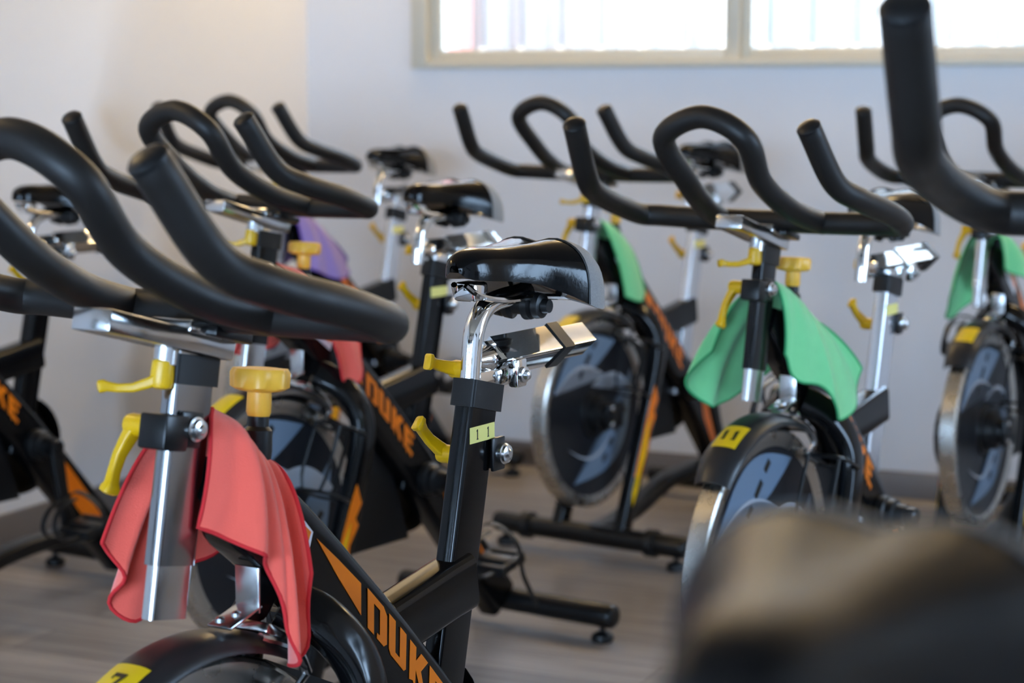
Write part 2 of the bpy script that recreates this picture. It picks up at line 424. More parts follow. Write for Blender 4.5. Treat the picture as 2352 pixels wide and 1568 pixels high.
def letter_polys():
    """Blocky slanted capitals D U K E, 1 high; each glyph a list of outlines."""
    D = [[(0.02, 1.0), (0.14, 1.0), (0.74, 1.0), (0.9, 0.86), (0.9, 0.14), (0.76, 0.0), (0.44, 0.0), (0.44, 0.14), (0.58, 0.16), (0.58, 0.80), (0.30, 0.80), (0.30, 0.0), (0.02, 0.0)]]
    U = [[(0.0, 1.0), (0.3, 1.0), (0.3, 0.2), (0.52, 0.2), (0.52, 1.0), (0.82, 1.0), (0.82, 0.1), (0.72, 0.0), (0.1, 0.0), (0.0, 0.1)]]
    K = [[(0.0, 1.0), (0.3, 1.0), (0.3, 0.64), (0.56, 1.0), (0.9, 1.0), (0.56, 0.54), (0.86, -0.02), (0.66, 0.04), (0.62, -0.12), (0.46, 0.2), (0.3, 0.42), (0.3, -0.08), (0.18, 0.06), (0.0, -0.02)]]
    E = [[(0.0, 1.0), (0.8, 1.0), (0.72, 0.8), (0.3, 0.8), (0.3, 0.62), (0.66, 0.62), (0.6, 0.42), (0.3, 0.42), (0.3, 0.2), (0.72, 0.16), (0.6, -0.1), (0.42, 0.04), (0.3, -0.14), (0.16, 0.02), (0.0, -0.06)]]
    return [D, U, K, E]
def decals(side, k):
    b = MB()
    u0, h, w = 0.278, 0.032, 0.054
    if k < 4:
        for pts in letter_polys()[k]:
            # slant: the foot of each letter lies further down the tube
            b.poly([(u0 + k * w + x * w + (1 - y) * 0.9 * h, -0.005 + y * h) for x, y in pts], 0.0006, lambda u, v, hh: on_main(u, v, hh, side))
    elif k == 4:    # the wedge that leads into the word
        b.poly([(0.168, 0.020), (0.214, 0.0225), (0.265, 0.0245), (0.288, -0.001), (0.228, 0.008)], 0.0006, lambda u, v, hh: on_main(u, v, hh, side))
    else:           # the long stripe behind the crank
        b.poly([(0.62, 0.022), (0.69, 0.024), (0.77, 0.020), (0.855, 0.016), (0.855, -0.026), (0.77, -0.024), (0.69, -0.012)], 0.0006, lambda u, v, hh: on_main(u, v, hh, side))
    return b.mesh('decal', 'orange')
for side in (1, -1):
    for k in range(6): part(('letter_decal', 'letter_decal', 'letter_decal', 'letter_decal', 'wedge_decal', 'stripe_decal')[k], decals(side, k), P_MAIN)
b = MB()
b.poly([(0.06, 0.024), (0.12, 0.026), (0.158, 0.022), (0.168, -0.006), (0.10, -0.012), (0.06, -0.002)], 0.0006, lambda u, v, h: on_main(u, v, h, 1))
b.slot = 1
for k in range(4):
    u = 0.07 + k * 0.023; b.poly([(u, 0.02), (u + 0.016, 0.02), (u + 0.019, 0.004), (u + 0.003, 0.004)], 0.0006, lambda u_, v_, h_: on_main(u_, v_, h_ + 0.0006, 1))
part('white_decal', b.mesh('white_decal', ['white', 'orange']), P_MAIN)

# --- seat tube with cap, label, clamp
AX_S = Vector((-0.105, 0, 0.45)).normalized()
ST0 = Vector((-0.392, 0, 0.345)); ST1 = ST0 + AX_S * ((0.772 - 0.345) / AX_S.z)
def on_seat(z): return ST0 + AX_S * ((z - 0.345) / AX_S.z)
b = MB(); b.sweep([ST0, on_seat(0.5), on_seat(0.65), ST1], rrect(0.029, 0.0125, 0.005)); P_SEAT = part('seat_tube', b.mesh('seat_tube', 'gloss'), None, 'seattube')
b = MB(); b.sweep([on_seat(0.755), on_seat(0.786)], rrect(0.033, 0.0165, 0.004)); part('tube_cap', b.mesh('tube_cap', 'plastic'), P_SEAT)
def seat_face(u, v, h):
    return Vector((0, 0.0127 + h, 0)) + on_seat(0.728) + Vector((1, 0, 0.0)) * u + Vector((0, 0, 1)) * v
ONE = [(-0.16, 0.0), (0.16, 0.0), (0.16, 0.07), (0.06, 0.1), (0.06, 1.0), (-0.02, 1.0), (-0.2, 0.86), (-0.2, 0.8), (-0.06, 0.84), (-0.06, 0.1), (-0.16, 0.07)]
SEVEN = [(-0.3, 1.0), (0.32, 1.0), (0.32, 0.86), (0.02, 0.0), (-0.14, 0.0), (0.12, 0.8), (-0.22, 0.8), (-0.24, 0.68), (-0.32, 0.68)]
def seat_label(digits):
    b = MB(); b.poly([(-0.026, -0.0095), (0.026, -0.0095), (0.026, 0.0095), (-0.026, 0.0095)], 0.0008, seat_face)
    b.slot = 1
    for k, g in enumerate(digits):
        if g is None: continue
        c = 0.011 - 0.023 * k
        b.poly([(c - x * 0.011, -0.006 + y * 0.012) for x, y in g], 0.0004, lambda u, v, h: seat_face(u, v, h + 0.0008))
    return b.mesh('height_label', ['paleplate', 'ink'])
part('height_label', seat_label([ONE, ONE]), P_SEAT, 'label')
b = MB(); c = on_seat(0.700)
b.box(c + Vector((-0.036, 0, 0)), (0.02, 0.03, 0.036), 0.003); b.box(c + Vector((-0.034, 0.017, 0)), (0.026, 0.005, 0.04), 0.002)
P_SCL = part('seat_clamp', b.mesh('seat_clamp', 'satin'), P_SEAT)
b = MB(); b.lathe(c + Vector((-0.038, 0.019, 0)), (0, 1, 0), [(0, 0.0125), (0.006, 0.0125), (0.007, 0.011), (0.010, 0.0105), (0.0115, 0.006), (0.0135, 0.004)], 20)
part('clamp_bolt', b.mesh('clamp_bolt', 'bolt'), P_SEAT)

def lever(o, axis, arm, hub_r=0.0105, hub_h=0.026, name='clamp_lever'):
    """Yellow ratchet lever: hub around the screw, tapering arm with a thick end."""
    b = MB(); o = Vector(o); ax = Vector(axis).normalized(); arm = Vector(arm)
    b.lathe(o, ax, [(-0.002, hub_r * 0.8), (0, hub_r), (hub_h * 0.75, hub_r * 1.08), (hub_h * 0.93, hub_r * 0.95), (hub_h, hub_r * 0.5)], 20)
    st = o + ax * hub_h * 0.55; d = arm.normalized(); L = arm.length
    pts = [st + d * (L * t) + ax * (0.010 * sin(pi * min(1, t * 1.1)) * 0.6 + 0.006 * t) for t in (0, 0.2, 0.45, 0.7, 0.86, 0.93, 1.0, 1.03)]
    b.sweep(pts, rrect(0.0085, 0.0055, 0.003), yref=ax, scales=[1.05, 0.95, 0.8, 0.76, 0.85, 1.12, 1.1, 0.6])
    return b
part('clamp_lever', lever(c + Vector((0.0, -0.018, 0)), (0, -1, 0), (0.040, -0.008, 0.042)).mesh('seat_lever', 'yellow'), P_SEAT)

# --- gusset between main tube and seat tube
b = MB(); b.sweep([(-0.268, 0, 0.528), (-0.33, 0, 0.538), (-0.42, 0, 0.553), (-0.458, 0, 0.558)], rrect(0.034, 0.022, 0.011), scales=[1.02, 1, 1, 1.0])
part('gusset_tube', b.mesh('gusset_tube', 'gloss'))

# --- head post: fixed sleeve, sliding post, cap, clamp
AX_H = Vector((-0.19, 0, 1)).normalized()
H0 = Vector((0.010, 0, 0.862))
def on_head(z): return H0 + AX_H * ((z - 0.862) / AX_H.z)
b = MB(); b.sweep([on_head(0.678), on_head(0.852)], rrect(0.028, 0.0095, 0.005)); P_SLV = part('post_sleeve', b.mesh('post_sleeve', 'darksteel'), None, 'sleeve')
b = MB(); b.sweep([on_head(0.846), on_head(0.874)], rrect(0.031, 0.0125, 0.004)); part('sleeve_cap', b.mesh('sleeve_cap', 'plastic'), P_SLV)
b = MB(); cc = on_head(0.806)
b.box(cc + Vector((0.028, 0, 0)), (0.034, 0.034, 0.034), 0.003, Matrix.Rotation(radians(-10.8), 3, 'Y'))
b.box(cc + Vector((0.006, 0.0125, 0)), (0.03, 0.006, 0.034), 0.002, Matrix.Rotation(radians(-10.8), 3, 'Y'))
part('post_clamp', b.mesh('post_clamp', 'satin'), P_SLV)
b = MB(); b.lathe(cc + Vector((0.002, 0.0145, 0)), (0, 1, 0), [(0, 0.012), (0.004, 0.012), (0.005, 0.0095), (0.009, 0.009), (0.010, 0.005), (0.012, 0.0035)], 20)
part('clamp_bolt', b.mesh('post_clamp_bolt', 'bolt'), P_SLV)
part('clamp_lever', lever(cc + Vector((0.03, -0.017, 0.004)), (0, -1, 0), (0.024, -0.010, -0.062)).mesh('post_lever', 'yellow'), P_SLV)
b = MB(); b.sweep([on_head(0.628), on_head(0.70), on_head(0.895)], rrect(0.0255, 0.0075, 0.004)); P_POST = part('handlebar_post', b.mesh('handlebar_post', 'steel'), None, 'bar')

# --- slider, upper lever, handlebar
RS = Matrix.Rotation(radians(-15.0), 3, 'Y')
b = MB(); b.box((0.056, 0, 0.8985), (0.176, 0.046, 0.021), 0.002, RS); b.box((0.012, 0, 0.9), (0.05, 0.05, 0.012), 0.002, RS)
part('handlebar_slider', b.mesh('handlebar_slider', 'steel'), P_POST)
b = MB(); b.box((-0.012, 0, 0.893), (0.055, 0.075, 0.010), 0.002, RS)
part('clamp_plate', b.mesh('bar_plate', 'satin'), P_POST)
b = MB(); b.cyl((0.045, 0, 0.868), (0.041, 0, 0.888), 0.0115); part('screw_collar', b.mesh('screw_collar', 'bolt'), P_POST)
part('clamp_lever', lever((0.047, 0, 0.872), (0.19, 0, -1), (0.036, -0.044, -0.002)).mesh('slider_lever', 'yellow'), P_POST)
END = [(-0.006, 0.200, 0.010), (0.012, 0.232, 0.013), (0.080, 0.240, 0.033), (0.166, 0.228, 0.057), (0.219, 0.211, 0.084), (0.276, 0.197, 0.161)]
right = [(x, -y, z) for x, y, z in END][::-1]
path = crom(right + [(-0.006, -0.10, 0.008), (-0.006, 0.10, 0.008)] + END, 8)
LOOP = [(-0.014, 0.089, 0.006), (0.075, 0.075, 0.032), (0.161, 0.065, 0.079), (0.224, 0.069, 0.145), (0.232, 0, 0.177)]
lp = crom(LOOP + [(x, -y, z) for x, y, z in LOOP[:-1]][::-1], 10)
up = Vector((0, 0, BARZ))
b = MB(); b.tube([p + up for p in path], 0.0181, 20, roundend=0.008); b.tube([p + up for p in lp], 0.0178, 20)
P_BAR = part('handlebar', b.mesh('handlebar', 'rubber'), None, 'bar')
for s in (-1, 1):
    b = MB(); e = (Vector(END[-1]) - Vector(END[-2])).normalized(); p = Vector(END[-1]) + up
    q = Vector((p.x, s * p.y, p.z)); e = Vector((e.x, s * e.y, e.z))
    b.lathe(q + e * 0.0005, e, [(0.0, 0.01838), (0.004, 0.0183), (0.0075, 0.0150), (0.0095, 0.008), (0.0100, 0.0)], 20)
    part('grip_cap', b.mesh('grip_cap', 'plastic'), P_BAR)

# --- resistance knob
AX_K = Vector((-0.10, 0, 1)).normalized(); K0 = Vector((-0.083, 0, 0.728))
kp = lambda h: K0 + AX_K * h
b = MB(); b.cyl(kp(0), kp(0.05), 0.0085); b.lathe(kp(0.03), AX_K, [(0, 0.0145), (0.01, 0.0155), (0.03, 0.0145), (0.034, 0.011), (0.052, 0.0105)], 20)
P_KNOB = part('resistance_knob', b.mesh('knob_stem', 'plastic'))
b = MB()
prof = []; nk = 48
vs = []
rings = [(0.074, 0.011, 0), (0.078, 0.0125, 0), (0.098, 0.0122, 0), (0.1, 0.024, .6), (0.103, 0.0285, 1), (0.117, 0.029, 1), (0.1215, 0.0265, .9), (0.1225, 0.014, .3), (0.121, 0.004, 0)]
ku = Vector((0, 1, 0)); kw = AX_K.cross(ku)
for (h, r, lob) in rings:
    for j in range(nk):
        a = 2 * pi * j / nk; rr = r * (1 + 0.07 * lob * cos(7 * a)); vs.append(kp(h) + (ku * cos(a) + kw * sin(a)) * rr)
fs = [[i * nk + j, i * nk + (j + 1) % nk, (i + 1) * nk + (j + 1) % nk, (i + 1) * nk + j] for i in range(len(rings) - 1) for j in range(nk)]
fs += [list(range(nk)), [(len(rings) - 1) * nk + j for j in range(nk)]]
b.add(vs, fs); part('knob_head', b.mesh('knob_head', 'amber', 50), P_KNOB)

# --- flywheel, decals, fender
FC = Vector((0.022, 0, 0.352)); FR = 0.226
b = MB()
b.lathe(FC + Vector((0, -0.019, 0)), (0, 1, 0), [(0.004, 0.05), (0.004, 0.185), (0.0, 0.205), (0.0, FR - 0.004), (0.003, FR), (0.035, FR), (0.038, FR - 0.004), (0.038, 0.206), (0.034, 0.198), (0.034, 0.05)], 72)
b.slot = 0
me = b.mesh('flywheel', ['flydark', 'flyrim'])
for p in me.polygons:
    c_ = p.center; r = sqrt((c_.x - FC.x) ** 2 + (c_.z - FC.z) ** 2)
    if r > 0.2 : p.material_index = 1
P_FLY = part('flywheel', me)
def fly(u, v, h): return FC + Vector((u, 0.0152 + h, v))
def lens(a0, a1, r0, r1, bulge, n=14):
    A = Vector((r0 * cos(radians(a0)), r0 * sin(radians(a0)))); B_ = Vector((r1 * cos(radians(a1)), r1 * sin(radians(a1))))
    d = B_ - A; nn = Vector((-d.y, d.x)).normalized(); p1 = []; p2 = []
    for i in range(n + 1):
        t = i / n; k = sin(pi * t); q = A + d * t
        p1.append(q + nn * bulge[0] * k); p2.append(q + nn * bulge[1] * k)
    return [(p.x, p.y) for p in p1] + [(p.x, p.y) for p in p2[::-1][1:-1]]
b = MB()
b.poly(lens(150, 300, 0.19, 0.185, (-0.105, -0.018)), 0.0008, fly)
b.poly(lens(20, 118, 0.19, 0.19, (-0.07, 0.02)), 0.0008, fly)
b.slot = 1
for a0, a1, r0, r1, bu in ((170, 75, 0.18, 0.07, (0.035, 0.043)), (200, 330, 0.1, 0.14, (-0.05, -0.057)), (120, 20, 0.1, 0.19, (0.04, 0.046))):
    b.poly(lens(a0, a1, r0, r1, bu), 0.0008, lambda u, v, h: fly(u, v, h + 0.0008))
b.slot = 2
for k in range(4):
    t = -0.085 + 0.045 * k
    for (ox, oz, rot) in ((-0.075, -0.075, -50), (0.06, 0.105, -48)):
        c_, s_ = cos(radians(rot)), sin(radians(rot)); L_ = 0.011 if k != 1 else 0.016
        if oz > 0 and k > 2: continue
        q = [(t - L_, -0.007), (t + L_, -0.005), (t + L_, 0.007), (t - L_, 0.006)]
        b.poly([(ox + x * c_ - z * s_, oz + x * s_ + z * c_) for x, z in q], 0.0008, lambda u, v, h: fly(u, v, h + 0.0009))
part('flywheel_decal', b.mesh('flywheel_decal', ['flyblue', 'flygrey', 'ink']), P_FLY)
b = MB()
b.lathe(FC + Vector((0, 0.014, 0)), (0, 1, 0), [(0, 0.06), (0.006, 0.058), (0.008, 0.045), (0.03, 0.042), (0.033, 0.03), (0.05, 0.028), (0.052, 0.016), (0.062, 0.015)], 32)
part('flywheel_hub', b.mesh('flywheel_hub', 'plastic'), P_FLY)
for s in (-1, 1):
    b = MB(); b.box(FC + Vector((-0.006, s * 0.066, 0.0)), (0.07, 0.012, 0.062), 0.004)
    P_AXB = part('axle_bracket', b.mesh('axle_bracket', 'satin'))
    for dz in (-0.02, 0.02):
        b = MB(); b.lathe(FC + Vector((0.012, s * 0.071, dz)), (0, s, 0), [(0, 0.007), (0.004, 0.007), (0.006, 0.004)], 12)
        part('bracket_bolt', b.mesh('bracket_bolt', 'bolt'), P_AXB)

RF = 0.252
def fpt(a, y, r=RF): return FC + Vector((r * cos(radians(a)), y, r * sin(radians(a))))
b = MB(); na, nw = 26, 12; vs = []
for i in range(na + 1):
    a = 44 + 82 * i / na; w = 0.037 * (0.86 + 0.14 * min(1, i / 4)); dr = -0.010 * max(0, 1 - i / 5) ** 2
    for layer in (0, 1):
        for j in range(nw + 1):
            q = -1 + 2 * j / nw; vs.append(fpt(a, w * q, RF + dr - 0.016 * abs(q) ** 3.0 - layer * 0.003))
st = 2 * (nw + 1); fs = []
for i in range(na):
    for j in range(nw):
        o = i * st + j; fs.append([o, o + 1, o + st + 1, o + st]); o += nw + 1; fs.append([o, o + st, o + st + 1, o + 1])
    for j in (0, nw):
        o = i * st + j; fs.append([o, o + st, o + st + nw + 1, o + nw + 1])
for i in (0, na):
    for j in range(nw):
        o = i * st + j; fs.append([o, o + nw + 1, o + nw + 2, o + 1])
b.add(vs, fs); P_FEN = part('fender', b.mesh('fender', 'fender', 50))
def plate_pt(u, v, h):      # u across the wheel, v up the fender (towards the saddle)
    a = 66 + v / RF * 180 / pi
    return fpt(a, u, RF + 0.0006 + h - 0.016 * abs(u / 0.037) ** 3.0)
def number_plate(digits):
    b = MB(); n = 6
    w, h = 0.021, 0.030
    vs = []; fs = []
    for i in range(n + 1):
        for j in range(n + 1): vs.append(plate_pt(-w + 2 * w * j / n, -h + 2 * h * i / n, 0.0008))
    for i in range(n):
        for j in range(n): o = i * (n + 1) + j; fs.append([o, o + 1, o + n + 2, o + n + 1])
    b.add(vs, fs); b.slot = 1
    for k, g in enumerate(digits):
        c_ = (k - (len(digits) - 1) / 2) * 0.018
        # seen from in front of the bike: the reader's right is the rider's left
        b.poly([(c_ + x * 0.022, -0.012 + y * 0.026) for x, y in g], 0.0004, lambda u, v, hh: plate_pt(u, v, hh + 0.0014))
    return b.mesh('number_plate', ['plate', 'ink'])
part('number_plate', number_plate([SEVEN]), P_FEN, 'plate')
b = MB()
b.box((-0.035, 0.012, 0.612), (0.05, 0.03, 0.003), 0.001, Matrix.Rotation(radians(14), 3, 'Y')); b.box((-0.055, 0.012, 0.635), (0.003, 0.03, 0.046), 0.001)
for dx in (-0.012, 0.012): b.lathe((-0.022 + dx, 0.014, 0.612), (0, 0, 1), [(0, 0.005), (0.004, 0.005), (0.006, 0.002)], 10)
part('fender_bracket', b.mesh('fender_bracket', 'bolt'), P_FEN)
b = MB()
b.tube(crom([(-0.06, 0.022, 0.585), (-0.085, 0.026, 0.575), (-0.11, 0.03, 0.56), (-0.125, 0.03, 0.535)], 5), 0.0055, 10)
b.box((-0.095, 0.0, 0.578), (0.06, 0.05, 0.012), 0.004, Matrix.Rotation(radians(-32), 3, 'Y')); b.tube([(-0.125, 0.03, 0.535), (-0.10, 0.03, 0.52), (-0.085, 0.03, 0.53)], 0.004, 8)
part('brake_caliper', b.mesh('brake_caliper', 'steel'))
b = MB(); b.box((-0.10, 0, 0.535), (0.07, 0.03, 0.016), 0.004, Matrix.Rotation(radians(-32), 3, 'Y')); part('brake_pad', b.mesh('brake_pad', 'plastic'))

# --- chain guard (rider's right), crank axle
b = MB(); gp = []
for k in range(17): a = radians(90 + 180 * k / 16); gp.append((-0.44 + 0.115 * cos(a), 0.352 + 0.108 * sin(a)))
for k in range(9): a = radians(-90 + 180 * k / 8); gp.append((0.02 + 0.075 * cos(a), 0.335 + 0.078 * sin(a)))
b.poly(gp, -0.045, lambda u, v, h: Vector((u, -0.036 + h, v))); part('chain_guard', b.mesh('chain_guard', 'guard'))
b = MB(); b.poly([(-0.33, 0.44), (-0.10, 0.55), (-0.06, 0.45), (-0.07, 0.30), (-0.16, 0.245), (-0.40, 0.245)], 0.03, lambda u, v, h: Vector((u, -0.034 + h, v)))
part('inner_casing', b.mesh('inner_casing', 'guard'))
CR = Vector((-0.425, 0, 0.362))
b = MB(); b.lathe(CR + Vector((0, 0.024, 0)), (0, 1, 0), [(0, 0.034), (0.014, 0.034), (0.017, 0.03), (0.03, 0.029), (0.033, 0.022), (0.05, 0.021)], 28); part('crank_axle', b.mesh('crank_axle', 'plastic')); b = MB()
b.lathe(CR + Vector((0, -0.08, 0)), (0, -1, 0), [(0, 0.03), (0.012, 0.028), (0.02, 0.02)], 24); part('crank_axle', b.mesh('crank_axle', 'plastic'))
def crank(s):
    b = MB(); b.sweep([(0, s * 0.082, 0.012), (0, s * 0.083, -0.02), (0, s * 0.088, -0.09), (0, s * 0.094, -0.15), (0, s * 0.094, -0.182)], rrect(0.008, 0.015, 0.005), yref=(1, 0, 0), scales=[1, 1.15, 1, 0.95, 0.9])
    b.lathe((0, s * 0.072, 0), (0, s, 0), [(0, 0.018), (0.02, 0.018), (0.023, 0.014)], 18)
    return b.mesh('crank_arm', 'satin')
P_CL = part('crank_arm', crank(1), None, 'crankL'); P_CR = part('crank_arm', crank(-1), None, 'crankR')
def pedal(s):
    b = MB(); y = s * 0.15
    b.cyl((0, s * 0.1, 0), (0, s * 0.195, 0), 0.008, 12)
    for dx in (-0.034, 0.034): b.box((dx, y, 0), (0.012, 0.085, 0.022), 0.003)
    for dy in (-0.036, 0.036): b.box((0, y + dy, 0), (0.07, 0.012, 0.018), 0.003)
    b.box((0, y, 0), (0.03, 0.075, 0.026), 0.005)
    return b.mesh('pedal', 'plastic')
def toe_clip(s):
    b = MB(); y = s * 0.15
    for dy in (-0.022, 0.022):
        pts = crom([(0.036, y + dy, 0.0), (0.085, y + dy, 0.012), (0.098, y + dy * .8, 0.045), (0.07, y + dy * .6, 0.075), (0.02, y + dy * .5, 0.078)], 5)
        b.sweep(pts, rrect(0.0018, 0.006, 0.0012), yref=(0, 1, 0))
    st = crom([(-0.01, y - 0.048, 0.0), (-0.01, y - 0.05, 0.04), (0.0, y - 0.02, 0.078), (0.0, y + 0.02, 0.08), (-0.01, y + 0.05, 0.04), (-0.01, y + 0.052, -0.02), (-0.02, y + 0.055, -0.06), (-0.03, y + 0.06, -0.1)], 5)
    b.sweep(st, rrect(0.0013, 0.006, 0.001), yref=(1, 0, 0))
    return b.mesh('toe_strap', 'plastic')
P_PL = part('pedal', pedal(1), None, 'pedalL'); part('toe_strap', toe_clip(1), P_PL)
P_PR = part('pedal', pedal(-1), None, 'pedalR'); part('toe_strap', toe_clip(-1), P_PR)

# --- legs, stabilisers, base rail
def leg(s):
    p = crom([(-0.105, s * 0.015, 0.612), (-0.130, s * 0.05, 0.588), (-0.152, s * 0.076, 0.540), (-0.148, s * 0.086, 0.48), (-0.105, s * 0.088, 0.36), (-0.04, s * 0.088, 0.20), (0.015, s * 0.088, 0.065)], 6)
    b = MB(); b.sweep(p, superell(0.0255, 0.0165, 3.2, 22), yref=(0, 1, 0)); return b.mesh('front_leg', 'gloss'), p
for s in (1, -1):
    me, LP = leg(s); pl = part('front_leg', me)
    def on_leg(u, v, h, s=s):
        A = Vector((-0.160, 0, 0.50)); B_ = Vector((0.015, 0, 0.065)); d = (B_ - A).normalized(); q = A + d * u + Vector((-d.z, 0, d.x)) * v
        return Vector((q.x, s * (0.1042 + h), q.z))
    b = MB()
    b.poly([(0.10, 0.014), (0.135, 0.018), (0.19, 0.02), (0.33, 0.02), (0.33, -0.004), (0.25, -0.014), (0.21, -0.006), (0.17, -0.017), (0.16, -0.004), (0.13, -0.012)], 0.0008, on_leg)
    b.slot = 1
    b.poly([(0.17, 0.006), (0.22, 0.014), (0.30, 0.012), (0.37, 0.016), (0.40, 0.004), (0.36, -0.004), (0.31, 0.0), (0.27, -0.006), (0.22, 0.002)], 0.0006, lambda u, v, h: on_leg(u, v, h + 0.0008))
    part('flame_decal', b.mesh('flame_decal', ['orange', 'decalyellow']), pl)
def stabiliser(x, name):
    b = MB(); b.tube([(x, -0.265, 0.055)] + [(x, -0.265 + 0.53 * k / 8, 0.055) for k in range(1, 9)], 0.0255, 20, roundend=0.014)
    i = part(name, b.mesh(name, 'satin'))
    for s in (-1, 1):
        b = MB(); b.lathe((x, s * 0.245, 0.0), (0, 0, 1), [(0, 0.021), (0.006, 0.024), (0.014, 0.022), (0.02, 0.012), (0.022, 0.006), (0.034, 0.006)], 20)
        part('levelling_foot', b.mesh('levelling_foot', 'plastic'), i)
    return i
SF = stabiliser(0.022, 'front_stabilizer'); SRr = stabiliser(-0.725, 'rear_stabilizer')
for s in (-1, 1):
    b = MB(); b.lathe((0.022, s * 0.165, 0.055), (0, s, 0), [(0, 0.027), (0.002, 0.033), (0.026, 0.033), (0.028, 0.027)], 26)
    b.lathe((0.052, s * 0.178, 0.058), (1, 0, 0), [(0, 0.008), (0.004, 0.008), (0.006, 0.004)], 12); part('transport_roller', b.mesh('transport_roller', 'plastic'), SF)
b = MB(); b.sweep(crom([(0.02, 0, 0.06), (-0.08, 0, 0.062), (-0.20, 0, 0.085), (-0.33, 0, 0.125), (-0.48, 0, 0.14), (-0.62, 0, 0.135)], 6), rrect(0.016, 0.026, 0.007)); part('base_rail', b.mesh('base_rail', 'satin'))

# --- bottle cage
b = MB()
def loopw(pts): b.tube(crom(pts + [pts[0]], 4), 0.0032, 8)
for z0, x0_ in ((0.50, -0.135), (0.385, -0.085)):
    loopw([(x0_ + 0.0, 0.03, z0), (x0_ + 0.06, 0.035, z0 + 0.025), (x0_ + 0.075, 0.075, z0 + 0.03), (x0_ + 0.06, 0.105, z0 + 0.025), (x0_, 0.105, z0), (x0_ - 0.012, 0.07, z0 - 0.005)])
b.tube(crom([(-0.068, 0.045, 0.528), (-0.03, 0.045, 0.45), (-0.02, 0.05, 0.41)], 5), 0.0032, 8); b.tube(crom([(-0.068, 0.1, 0.527), (-0.035, 0.1, 0.45), (-0.02, 0.09, 0.41)], 5), 0.0032, 8)
b.tube([(-0.14, 0.06, 0.495), (-0.09, 0.06, 0.383)], 0.0032, 8)
part('bottle_cage', b.mesh('bottle_cage', 'satin'))

# --- saddle group
def saddle():
    # x, half width, top, edge height, crown exponent
    S = [(-0.4435, 0.006, 0.925, 0.917), (-0.4465, 0.013, 0.931, 0.912), (-0.454, 0.019, 0.937, 0.909), (-0.468, 0.0235, 0.9415, 0.907), (-0.488, 0.027, 0.943, 0.905),
         (-0.512, 0.031, 0.9425, 0.903), (-0.535, 0.037, 0.9425, 0.900), (-0.558, 0.045, 0.944, 0.896), (-0.58, 0.055, 0.9445, 0.888), (-0.602, 0.066, 0.9465, 0.879),
         (-0.622, 0.075, 0.947, 0.869), (-0.638, 0.078, 0.9455, 0.863), (-0.653, 0.076, 0.9415, 0.860), (-0.667, 0.071, 0.934, 0.860), (-0.680, 0.063, 0.925, 0.863), (-0.690, 0.052, 0.914, 0.867), (-0.697, 0.038, 0.905, 0.874), (-0.700, 0.016, 0.894, 0.879)]
    n = 22; rows = []
    for (x, w, zt, zb) in S:
        row = []; g = max(0.0, min(1.0, (-0.50 - x) / 0.11)) * (1 if x > -0.69 else 0.4)
        for j in range(n + 1):
            a = pi * j / n; q = cos(a); yy = w * math.copysign(abs(q) ** 0.72, q); zz = zb + (zt - zb) * (abs(sin(a)) ** 0.62)
            zz -= 0.007 * g * math.exp(-(yy / 0.016) ** 2) * sin(a)
            # the rear wings sweep back
            row.append(Vector((x + 0.010 * g * (1 - (yy / max(w, .01)) ** 2) * 0 + 0.0, yy, zz)))
        for j in range(1, 6):
            t = j / 6; yy = -w + 2 * w * t; row.append(Vector((x, yy * 0.94, zb + 0.012 * sin(pi * t))))
        rows.append(row)
    k = len(rows[0]); cut = 10
    def build(i0, i1, mname, nm):
        b = MB(); vs = [p for r in rows[i0:i1 + 1] for p in r]; m = i1 - i0
        fs = [[i * k + j, i * k + (j + 1) % k, (i + 1) * k + (j + 1) % k, (i + 1) * k + j] for i in range(m) for j in range(k)]
        fs += [list(range(k)), [m * k + j for j in range(k)]]
        b.add(vs, fs); return b.mesh(nm, mname, 60)
    return build(0, cut, 'saddle', 'saddle'), build(cut, len(rows) - 1, 'greymesh', 'rear_panel'), rows[cut]
s1, s2, ring = saddle()
P_SAD = part('saddle', s1, None, 'sad'); part('rear_panel', s2, P_SAD)
b = MB(); b.tube([p + (p - Vector((-0.622, 0, 0.9))) * 0.012 for p in ring[:23]], 0.0012, 6); part('seam', b.mesh('seam', 'plastic'), P_SAD)
b = MB()
for s in (-1, 1): b.tube(crom([(-0.455, s * 0.008, 0.902), (-0.475, s * 0.016, 0.888), (-0.52, s * 0.022, 0.880), (-0.59, s * 0.024, 0.878), (-0.64, s * 0.04, 0.874), (-0.665, s * 0.06, 0.872)], 5), 0.0038, 8)
b.box((-0.478, 0, 0.893), (0.03, 0.03, 0.022), 0.004)
part('saddle_rails', b.mesh('saddle_rails', 'chrome'), P_SAD)
b = MB(); b.lathe((-0.585, -0.036, 0.868), (0, 1, 0), [(0, 0.008), (0.004, 0.015), (0.012, 0.016), (0.014, 0.012), (0.018, 0.017), (0.026, 0.018), (0.029, 0.012), (0.043, 0.012), (0.046, 0.018), (0.054, 0.017), (0.058, 0.012), (0.06, 0.016), (0.068, 0.015), (0.07, 0.009), (0.078, 0.008)], 22)
part('saddle_clamp', b.mesh('saddle_clamp', 'plastic'), P_SAD)
b = MB(); b.tube(crom([(-0.476, 0, 0.787), (-0.480, 0, 0.82), (-0.486, 0, 0.848), (-0.503, 0, 0.868), (-0.53, 0, 0.877), (-0.585, 0, 0.881), (-0.60, 0, 0.882)], 8), 0.0122, 22)
P_STEM = part('saddle_stem', b.mesh('saddle_stem', 'chrome'), None, 'sad')
RD = 0.0175
